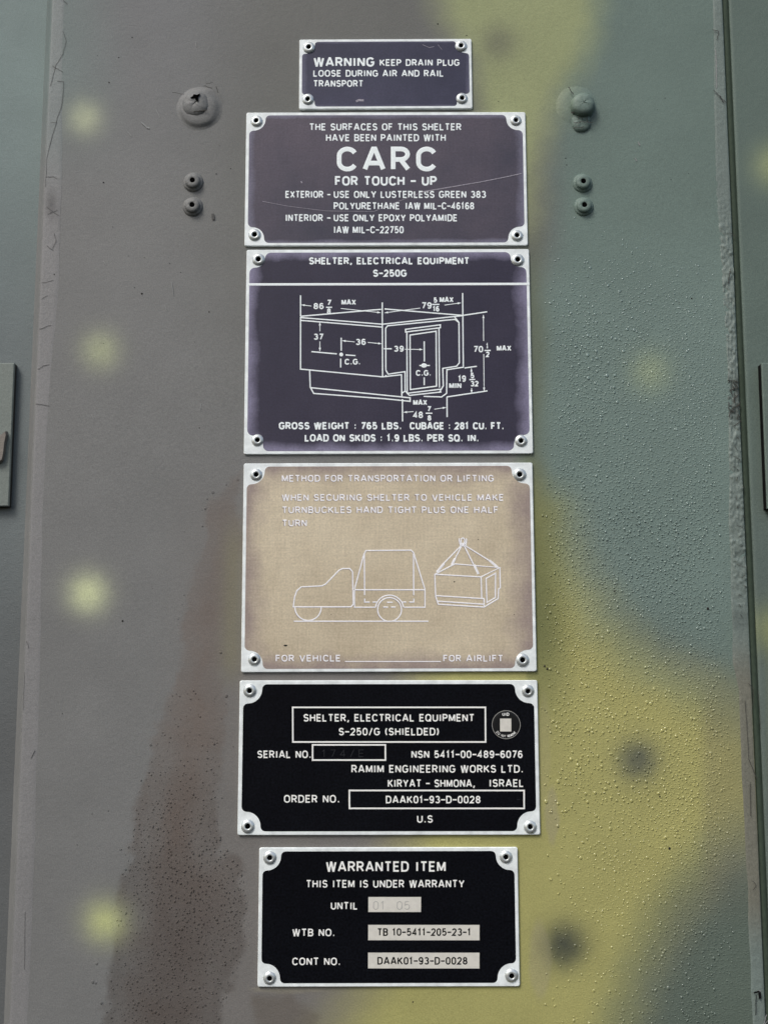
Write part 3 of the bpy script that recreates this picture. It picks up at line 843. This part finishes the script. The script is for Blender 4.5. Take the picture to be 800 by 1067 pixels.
# 2 CARC
P = Plate('faded violet plate about paint, with its biggest word CARC, second from the top', [(256.9, 118.3), (546.9, 117.9), (549.4, 256.5), (255.3, 257.3)], E_CARC,
          [(267.5, 127.5), (537, 127), (266, 246), (538, 246.5)], notch=21)
k = Ink(); k.text('THE SURFACES OF THIS SHELTER', 322.5, 480.5, 137.3, 7.6, LW); k.text('HAVE BEEN PAINTED WITH', 339.8, 464.4, 148.6, 7.6, LW)
k.text('CARC', 350.6, 455, 180, 26, 5.0, gap=.40); k.text('FOR TOUCH - UP', 349.3, 455, 194.8, 10.2, 2.1)
k.text('EXTERIOR -', 297.8, 344.8, 207.6, 7.6, LW); k.text('USE ONLY LUSTERLESS GREEN 383', 348, 506, 207.6, 7.6, LW)
k.text('POLYURETHANE', 348, 416.6, 219.5, 7.6, LW); k.text('IAW MIL-C-46168', 422.3, 493.7, 219.5, 7.6, LW)
k.text('INTERIOR -', 297.8, 344.8, 231.9, 7.6, LW); k.text('USE ONLY EPOXY POLYAMIDE', 348, 476.4, 231.9, 7.6, LW); k.text('IAW MIL-C-22750', 348, 420.7, 244.3, 7.6, LW)
P.ink('lettering', k, M_LET)
k = Ink(); k.stroke([(274, 211), (300, 216), (340, 221), (390, 221.5), (410, 213), (440, 201.5), (490, 193)], .45); P.ink('scratch', k, M_SCR, lift=.00010); k = Ink(); k.stroke([(440, 201), (500, 191), (530, 185), (543, 182)], .9)
P.ink('scratch', k, M_SCR, lift=.00014); k = Ink(); k.stroke([(314, 190), (315, 192)], 1.2); P.ink('scratch', k, M_SCR, lift=.00014)
# 3 diagram
P = Plate('indigo plate with a line drawing of the shelter and its dimensions, third from the top', [(257, 261), (552, 260.5), (553.5, 473), (254.8, 474)], E_DIAG,
          [(269.5, 271.5), (540, 272), (269, 459.5), (541, 460)], notch=20, fil=6)
k = Ink(); k.text('SHELTER, ELECTRICAL EQUIPMENT', 322.2, 489.8, 276.8, 7.8, 1.75); k.text('S-250G', 389, 424.2, 289.8, 7.8, 1.75)
k.text('GROSS WEIGHT : 765 LBS.', 291, 418.2, 448.5, 7.8, 1.75); k.text('CUBAGE : 281 CU. FT.', 426.2, 523.8, 448.5, 7.8, 1.75)
k.text('LOAD ON SKIDS : 1.9 LBS. PER SQ. IN.', 317.8, 497.8, 461, 7.8, 1.75)
for s, a, b, y, c in [('86', 327, 337.8, 323.6, 6.6), ('7', 341, 345.5, 319.6, 6), ('8', 341, 345, 328.6, 6), ('MAX', 356, 371.2, 319.2, 6), ('79', 439.5, 450, 323.2, 7), ('5', 452, 455.8, 317, 5.8),
                      ('16', 451, 458, 326.2, 6), ('MAX', 458.2, 472.8, 316.6, 6), ('37', 327.2, 337.2, 355.6, 6.6), ('36', 370.8, 381.5, 361, 6.6), ('C.G.', 359.2, 375.8, 381.4, 6.2),
                      ('39', 410.4, 420.8, 368, 6.4), ('C.G.', 433, 449, 393, 6.2), ('70', 493, 503, 368.6, 6.8), ('1', 506.3, 508.3, 365, 6), ('2', 505.7, 509.6, 373.6, 6), ('MAX', 517, 532.2, 367.2, 6),
                      ('19', 476.8, 485, 399.2, 6.8), ('5', 489.6, 493.6, 395.6, 6), ('32', 489.4, 498, 404, 6), ('MIN', 467.4, 480.2, 406, 6), ('MAX', 430, 444.6, 423.4, 6), ('48', 429.8, 440.2, 436.8, 7),
                      ('7', 444.4, 448.6, 430, 5.8), ('8', 444.8, 448.8, 439.4, 5.8)]:
    k.text(s, a, b, y, c, 1.4)
P.ink('lettering', k, M_LET)
k = Ink(); k.stroke([(258.5, 297.6), (552, 297.2)], 2.6); P.ink('divider_line', k, M_LET)
k = Ink(); q = 1.35; A = k.stroke
for pts in [[(313.5, 309), (313.5, 331)], [(313.5, 331), (397.5, 323.7)], [(401, 323.3), (482.3, 330.1)], [(398.6, 316.5), (398.6, 394)],
            [(398.6, 339.3), (313.5, 332.3), (313.5, 386), (398.5, 394)], [(313.5, 335.2), (398.5, 342.3)], [(398.6, 339.3), (482.3, 330.3)],
            [(402, 387), (402, 343.5), (404, 340.9), (474, 334.2), (478.2, 337.5), (478.2, 379.5), (475.3, 383), (461, 385.2), (461.4, 403.3), (457, 410.5)],
            [(482.3, 306.7), (482.3, 329.5)], [(482.3, 330), (482.3, 384), (465.2, 386.6), (464.8, 411), (459.5, 414.8), (441, 414.2)], [(473.6, 331.4), (478.2, 337.5)],
            [(402, 387), (404.4, 391.2), (421.9, 388.6), (421.9, 408.5), (426, 413)], [(398.5, 394), (418.2, 391.8), (418.4, 414)], [(418.4, 411), (422, 408.5)],
            [(323, 387), (323.6, 404.8), (327.2, 411.2), (400, 416.6), (427, 419.3), (427, 415.7), (323.8, 405.2)], [(426, 413.2), (459.5, 409.6)],
            [(422.7, 347.4), (422.7, 344.6), (458.8, 339.9), (458.8, 343.0), (422.7, 347.4)], [(424, 348), (424, 411), (460, 406.6)], [(457.4, 343.4), (457.4, 405)],
            [(427.3, 407.2), (427.3, 350.6), (454.4, 346.6), (454.4, 403.6), (427.3, 407.2)], [(442, 357), (442, 378)], [(441.7, 394.5), (441.7, 402.5)], [(436.8, 382.2), (447.6, 382.2)],
            [(482.3, 330.1), (507.6, 326.3)], [(464.8, 414.8), (507, 408.5)], [(483.5, 384.8), (496.3, 383)], [(419, 417), (419, 440)], [(465.1, 415), (465.1, 435.6)],
            [(324.8, 367.8), (351.2, 370.2)], [(360.3, 371.2), (370.6, 372)], [(355.8, 353.3), (355.8, 366.8)], [(355.2, 375), (355.2, 384.3)],
            [(340, 321.6), (346.4, 321.6)], [(450.3, 318.6), (458, 318.6)], [(504.3, 366.6), (510.8, 366.6)], [(488.4, 396.8), (494.4, 396.6)], [(443, 431.6), (449.8, 431.6)], [(400, 364.8), (408.2, 364.8)], [(402, 394), (402, 392)]]:
    A(pts, q)
k.disc(355.8, 370.8, 2.1); k.disc(441.6, 382.2, 2.4, rx=3.2)
for a in [(324.8, 320.3, 314.4, 319), (355.5, 322.8, 396.8, 327.2), (438, 322.4, 401, 327.4), (463.4, 319.3, 480.4, 317), (333.6, 346.6, 333.6, 337), (333.6, 357.2, 333.6, 367.2),
          (369.8, 357.7, 357, 356.4), (383.3, 358.2, 397.6, 359.6), (421.9, 365.3, 440.4, 365.6), (503.6, 356.6, 503.6, 329.6), (503.6, 370.4, 503.6, 408.4), (490.6, 390, 490.6, 385), (490.6, 405.6, 490.6, 411),
          (430.4, 429.9, 420.2, 430.6), (452, 427.4, 464, 425.6)]:
    k.arrow(*a, .8)
P.ink('diagram_lines', k, M_LET)
# 4 method
P = Plate('bleached tan plate with a truck and a hoisted shelter drawn on it', [(255.7, 483.3), (554.4, 482.5), (558.5, 699.5), (250.3, 700.6)], E_TAN,
          [(268.5, 495), (541, 495), (264.5, 687), (543.5, 687.5)], notch=22)
tx = [('METHOD FOR TRANSPORTATION OR LIFTING', 294.9, 514.3, 502.4), ('WHEN SECURING SHELTER TO VEHICLE MAKE', 294.9, 524.6, 522.2), ('TURNBUCKLES HAND TIGHT PLUS ONE HALF', 294.9, 518.9, 535),
      ('TURN', 294.9, 320.5, 548.6), ('FOR VEHICLE', 286.6, 354.3, 689.4), ('FOR AIRLIFT', 461, 523.4, 689.4)]
for nm, mt, dx, dy, wd, lf in (('dark_outline', M_OUTLINE, -.6, .4, 1.7, .00003), ('lettering', M_LETF, 0, 0, 1.3, .00009)):  # darker copy of the letters, offset behind them
    for grp_ in (tx[:4], tx[4:5], tx[5:]):
        k = Ink()
        for s, a, b, y in grp_: k.text(s, a + dx, b + dx, y + dy, 7.2, wd)
        P.ink(nm, k, mt, lift=lf)
    k = Ink(); k.stroke([(358.8 + dx, 689.2 + dy), (458.6 + dx, 689.2 + dy)], wd * .8)
    P.ink('rule_line', k, mt, lift=lf)
k = Ink(); q = 1.35
body = [(305.6, 632.2), (307, 621.9), (309.4, 615.3), (314, 611.4), (335.6, 610.3), (339.4, 608.4), (353.4, 594.1), (357.2, 592.3), (364.7, 592.3), (367.5, 595.6), (367.9, 629.4), (365.6, 632.2), (305.6, 632.2)]
draw = [body, [(306, 647.2), (445.9, 647.2)], arc(320.9, 632.8, 13.6, 13.6, 0, 180, 20), [(369.2, 614.4), (442.5, 614.4), (442.5, 632.6), (420.5, 632.6)], [(391, 632.6), (369.2, 632.6), (369.2, 614.4)],
        arc(405.6, 635, 12.4, 12.4, 0, 360, 32), arc(405.6, 634.6, 14.6, 14.6, 188, 352, 22),
        [(369.4, 613.6), (379.4, 577.5), (381.5, 573.6), (428.2, 573.2), (430.8, 575.5), (442.4, 613.6)], [(379.8, 577), (379.8, 620)], [(430.8, 577), (430.8, 620)],
        [(379.8, 623.5), (379.8, 627.2), (385, 627.2)], [(430.8, 623.5), (430.8, 627.2), (426, 627.2)], [(388, 627.2), (393, 627.2)], [(418, 627.2), (423, 627.2)], [(399, 632.4), (404, 632.4)], [(407, 632.4), (412, 632.4)],
        [(403, 627.4), (409, 627.4)],
        [(452.8, 598.3), (500.8, 601), (501.4, 623.5), (453.5, 620.5), (452.8, 598.3)], [(452.8, 598.3), (473.8, 587.5), (520.3, 591.3), (500.8, 601)],
        [(520.3, 591.3), (520.7, 612.3), (518.8, 613.8), (518.5, 623.5), (503.8, 632.5), (456.2, 629.5), (453.5, 621)], [(503.8, 623.4), (503.8, 632.5)], [(501.4, 623.5), (503.8, 623.4)], [(455, 626.2), (503.8, 629.5)],
        [(506, 602.7), (515.8, 597.3), (515.5, 622.6), (506.8, 627.6), (506, 602.7)],
        arc(482, 562.6, 3.8, 5, -20, 200, 12)[::-1], arc(482, 563.6, 2, 3, 0, 360, 12), [(478.4, 563.5), (479.6, 568.8), (485, 568.8), (485.8, 563.5)],
        [(480, 568.8), (461, 588)], [(480.6, 569), (473, 584)], [(483.6, 569), (494, 590)], [(485, 568.8), (511, 585)]]
k2 = Ink()
for d in draw:
    A = k.stroke(d, q); k2.stroke([(a - .45, b + .4) for a, b in d], 1.25)  # darker copy of each drawn line, slightly offset
for a, b in [((462.5, 587), (455, 596)), ((473.8, 582), (470.4, 588.6)), ((493.4, 588), (498, 598)), ((509.5, 583.8), (518, 591))]: k.stroke([a, b], 2.5)
P.ink('diagram_outline', k2, M_OUTLINE, lift=.00003); P.ink('diagram_lines', k, M_LETF, lift=.00009)
for cx_, cy_, r_, rx_ in ((297, 672.5, 1.0, 2.2), (473, 606, .8, .8), (324, 535, .7, .7), (498, 562, .5, .5), (345, 640, .5, .5), (535, 640, .5, .5)):
    k = Ink(); k.disc(cx_, cy_, r_, n=7, rx=rx_); P.ink('dirt_mark', k, M_SPECK)
# 5 serial
P = Plate('widest black plate with boxed serial and order numbers and a small round badge', [(250.7, 709), (559.7, 708.7), (561.8, 869.5), (247.4, 870)], E_BLK,
          [(261, 719.5), (549.7, 720), (258.3, 860.5), (551.3, 861)], notch=23, ins=3.8, fil=5)
k = Ink()
for s, a, b, y, c in [('SHELTER, ELECTRICAL EQUIPMENT', 316.7, 494.1, 751.8, 8), ('S-250/G (SHIELDED)', 353.2, 457.4, 766.2, 8), ('SERIAL NO.', 268.5, 324.6, 789.8, 8), ('NSN 5411-00-489-6076', 428.5, 544, 789.8, 8),
                      ('RAMIM ENGINEERING WORKS LTD.', 366.2, 544.5, 805, 8.2), ('KIRYAT - SHMONA,', 403.8, 494.5, 820, 8.2), ('ISRAEL', 509, 544.9, 819.8, 8.2), ('ORDER NO.', 296, 353.8, 836.2, 8.2),
                      ('DAAK01-93-D-0028', 401.7, 500, 836.8, 8), ('U.S', 434, 450.4, 857, 8)]:
    k.text(s, a, b, y, c, 1.42)
P.ink('lettering', k, M_LETW)
def box(k, x0, y0, x1, y1, wd): k.stroke([(x0, y0), (x1, y0), (x1, y1), (x0, y1), (x0, y0)], wd)
for b_ in [(305.6, 737, 505.6, 773), (326, 776, 401.6, 791.8), (364, 823.4, 545.2, 842)]:
    k = Ink(); box(k, *b_, 1.7); P.ink('border_box', k, M_LETW, hpx=.00008)
k = Ink(); k.text('174/E', 336, 379, 788.6, 7.6, .5, gap=.6); P.ink('scratched_number', k, M_DIM); k = Ink(); k.stroke([(538, 833), (541, 833)], .4); P.ink('scratch', k, M_DIM)
k = Ink(); k.disc(527, 755, 14.6, n=48); bd = P.ink('badge', k, M_BADGE, hpx=.00012)
k = Ink(); k.stroke(arc(527, 755, 14.6, 14.6, 0, 360, 56), .45, h=1.0); P.ink('badge_ring', k, M_STAMP, lift=.00013, parent=bd)
k = Ink(); k.text('UID', 523, 530.2, 745.8, 3.3, .75)
for s, a0, a1 in (('DO', 216, 236), ('NOT', 244, 268), ('REMOVE', 276, 322)):
    m = Ink(); m.text(s, 0, 10, 0, 2.6, .6)
    b = len(k.v)
    for (x, y, z) in m.v:
        an = radians(a0 + (a1 - a0) * x / 10); rr = 13.3 + y * -1 * -1
        k.v.append((527 + rr * cos(an), 755 - rr * sin(an), z))
    k.f += [tuple(i + b for i in f_) for f_ in m.f]
P.ink('badge_lettering', k, M_LETW, lift=.00014, parent=bd)
k = Ink(); k.stroke([(526.5, 748.6), (526.5, 762)], 13.2); P.ink('badge_blank', k, M_PALE, lift=.00014, parent=bd)
# 6 warranty
P = Plate('black warranty plate at the bottom with three pale filled-in strips', [(269.8, 882.7), (538.7, 882.5), (541.2, 1027), (269.4, 1027.9)], E_BLK,
          [(281, 893), (526.5, 892.5), (282, 1018.5), (532.5, 1015.5)], notch=22, ins=3.6, fil=4.5)
k = Ink()
for s, a, b, y, c, wd in [('WARRANTED ITEM', 339.7, 464.2, 908, 11, 1.9), ('THIS ITEM IS UNDER WARRANTY', 319, 483.7, 924.6, 8.2, 1.4), ('UNTIL', 345, 372.9, 947.4, 8, 1.4), ('WTB NO.', 305.2, 349.4, 975.2, 8, 1.4), ('CONT NO.', 305.2, 355.4, 1005.2, 8, 1.4)]:
    k.text(s, a, b, y, c, wd)
P.ink('lettering', k, M_LETW)
for i, b_ in enumerate([(384, 934.2, 438.7, 949.8), (384, 963.2, 499.3, 979.1), (384, 992, 499.3, 1008.3)]):
    pt = P.patch('blank_strip', *b_, M_PALE)
    k = Ink()
    if i == 0: k.text('01  05', 389, 427, 947.4, 9, .8); mt = M_STAMP
    elif i == 1: k.text('TB 10-5411-205-23-1', 393.4, 490.5, 974.6, 8, 1.4); mt = M_BLK
    else: k.text('DAAK01-93-D-0028', 393.7, 486.9, 1004.4, 8, 1.4); mt = M_BLK
    P.ink('strip_lettering', k, mt, lift=.00013, parent=pt)

# ------------------------------------------------------------------ droplets
def domes(name, pts, label, cat, mat, tone, flat=.5, seg=7, group=None):
    """pts: x px, y px, r px"""
    X, Z = to_wall(pts[:, 0], pts[:, 1])
    col, _ = paint_rgb(pts[:, 0], pts[:, 1])
    n = len(pts); R = pts[:, 2] * U
    rings = [(1.0, 0.0), (.82, .62), (.42, .93)]
    V = np.zeros((n, 3 * seg + 1, 3))
    el = rng.uniform(.8, 1.25, n); ph = rng.uniform(0, pi, n)
    for i, (r, h) in enumerate(rings):
        for k in range(seg):
            a = 2 * pi * k / seg + ph
            wob = 1 + .10 * np.sin(3 * a + 5 * ph)
            V[:, i * seg + k, 0] = X + R * r * np.cos(a) * wob
            V[:, i * seg + k, 1] = -h * R * flat + (.0002 if i == 0 else 0)
            V[:, i * seg + k, 2] = Z + R * r * np.sin(a) * el * wob
    V[:, -1, 0] = X; V[:, -1, 1] = -R * flat; V[:, -1, 2] = Z
    V[:, :, 1] -= .00012
    f = []
    for b in range(n):
        o = b * (3 * seg + 1)
        for i in range(2):
            for k in range(seg):
                k2_ = (k + 1) % seg
                f.append((o + i * seg + k, o + i * seg + k2_, o + (i + 1) * seg + k2_, o + (i + 1) * seg + k))
        for k in range(seg): f.append((o + 2 * seg + k, o + 2 * seg + (k + 1) % seg, o + 3 * seg))
    cc = np.repeat(col * tone, 3 * seg + 1, axis=0)
    o = mesh_obj(name, V.reshape(-1, 3), f, mat, None, smooth=True, paint=cc, wet=np.ones(len(cc)))
    o['kind'] = 'stuff'; o['label'] = label; o['category'] = cat
    return o

def jitter(x0, x1, y0, y1, step, prob, r0, r1, power=2.0):
    gx, gy = np.meshgrid(np.arange(x0, x1, step), np.arange(y0, y1, step))
    x = gx.ravel() + rng.uniform(-.42, .42, gx.size) * step; y = gy.ravel() + (np.arange(gx.shape[1]) % 2 * .5 * step)[None, :].repeat(gx.shape[0], 0).ravel() + rng.uniform(-.42, .42, gx.size) * step
    keep = rng.uniform(0, 1, x.size) < prob(x, y)
    x = x[keep]; y = y[keep]
    r = r0 + (r1 - r0) * rng.uniform(0, 1, x.size) ** power
    return np.c_[x, y, r]
def pr_fine(x, y):
    edge = sstep(560, 585, x) * (1 - sstep(742 + (y - 400) * .03, 752 + (y - 400) * .03, x))
    return .8 * edge * sstep(215, 330, y) * (1 - .45 * sstep(880, 1050, y)) * (.5 + .5 * sstep(.0, .3, vnoise(x, y, 45, 101) + .25)) * (1 - .72 * sstep(650, 560, x) * sstep(760, 860, y))
A1 = jitter(556, 775, 200, 1110, 4.4, pr_fine, .5, 1.3)
def pr_big(x, y):
    a = np.exp(-((x - 640) / 40) ** 2 - ((y - 360) / 75) ** 2) * .6
    b = sstep(563, 575, x) * (1 - sstep(650, 700, x)) * sstep(600, 700, y) * .26
    c = sstep(563, 575, x) * (1 - sstep(740, 765, x)) * sstep(640, 700, y) * (1 - sstep(840, 900, y)) * .30
    return np.maximum(a, np.maximum(b, c))
A2 = jitter(560, 770, 240, 1110, 7.5, pr_big, .9, 1.9)
domes('water_droplets', np.r_[A1, A2], 'fine clear droplets beaded on the green and yellow paint right of the plates', 'droplets', M_DROP, 1.17, flat=.15)
def pr_st(x, y):
    d = poly_sd(x, y, STAIN)
    return sstep(-6, 6, d) * sstep(680, 900, y) * .65
A3 = jitter(95, 268, 680, 1110, 4.0, pr_st, .5, 1.3, 2.5)
extra = np.array([(222, 513, 3), (236, 505, 2), (248, 500, 2.4), (216, 520, 2), (214, 530, 2.4), (211, 548, 2.2), (192, 620, 1.8), (190, 630, 1.3), (186, 645, 1.5), (230, 680, 2.8), (236, 725, 3), (223, 775, 2.4), (157, 776, 2.2),
                  (147, 813, 2), (126, 885, 2.4), (131, 906, 2.2), (101, 1004, 2.6), (97, 1023, 3.2), (100, 1024, 2.6), (106, 1045, 2.4), (116, 1022, 2)])
domes('damp_spots', np.r_[A3, extra * np.array([1, 1, .62])], 'tiny dark damp spots peppering the brown stain left of the plates', 'spots', M_DAMP, .84, flat=.10)
# specks of dirt
sp = [(128, 647, 1.2), (148, 306, 1.2), (27, 180, 1), (13, 207, 1), (23, 28, .9), (57, 286, .8), (114, 86, .9), (124, 60, .8), (108, 190, .9), (138, 39, .8), (218, 325, .8), (208, 446, .8), (51, 507, .9),
      (640, 616, 1.0), (737, 634, 1.4), (697, 884, 1.2), (456, 25, .9), (486, 37, .8), (687, 830, .8), (519, 106, .7), (589, 165, .8), (590, 172, .7), (720, 311, .9), (760, 335, .7), (227, 1020, .7), (430, 1044, .8), (570, 697, 1.2), (567, 694, 1)]
for _ in range(70): sp.append((random.choice([random.uniform(60, 245), random.uniform(565, 745)]), random.uniform(0, 1067), random.uniform(.3, .6)))
sp = np.array(sp)
ds = domes('dirt_specks', sp[(sp[:, 0] > 55)], 'scattered pin-prick dark specks of dirt on the painted wall', 'specks', M_SPECK, 1, flat=.3)
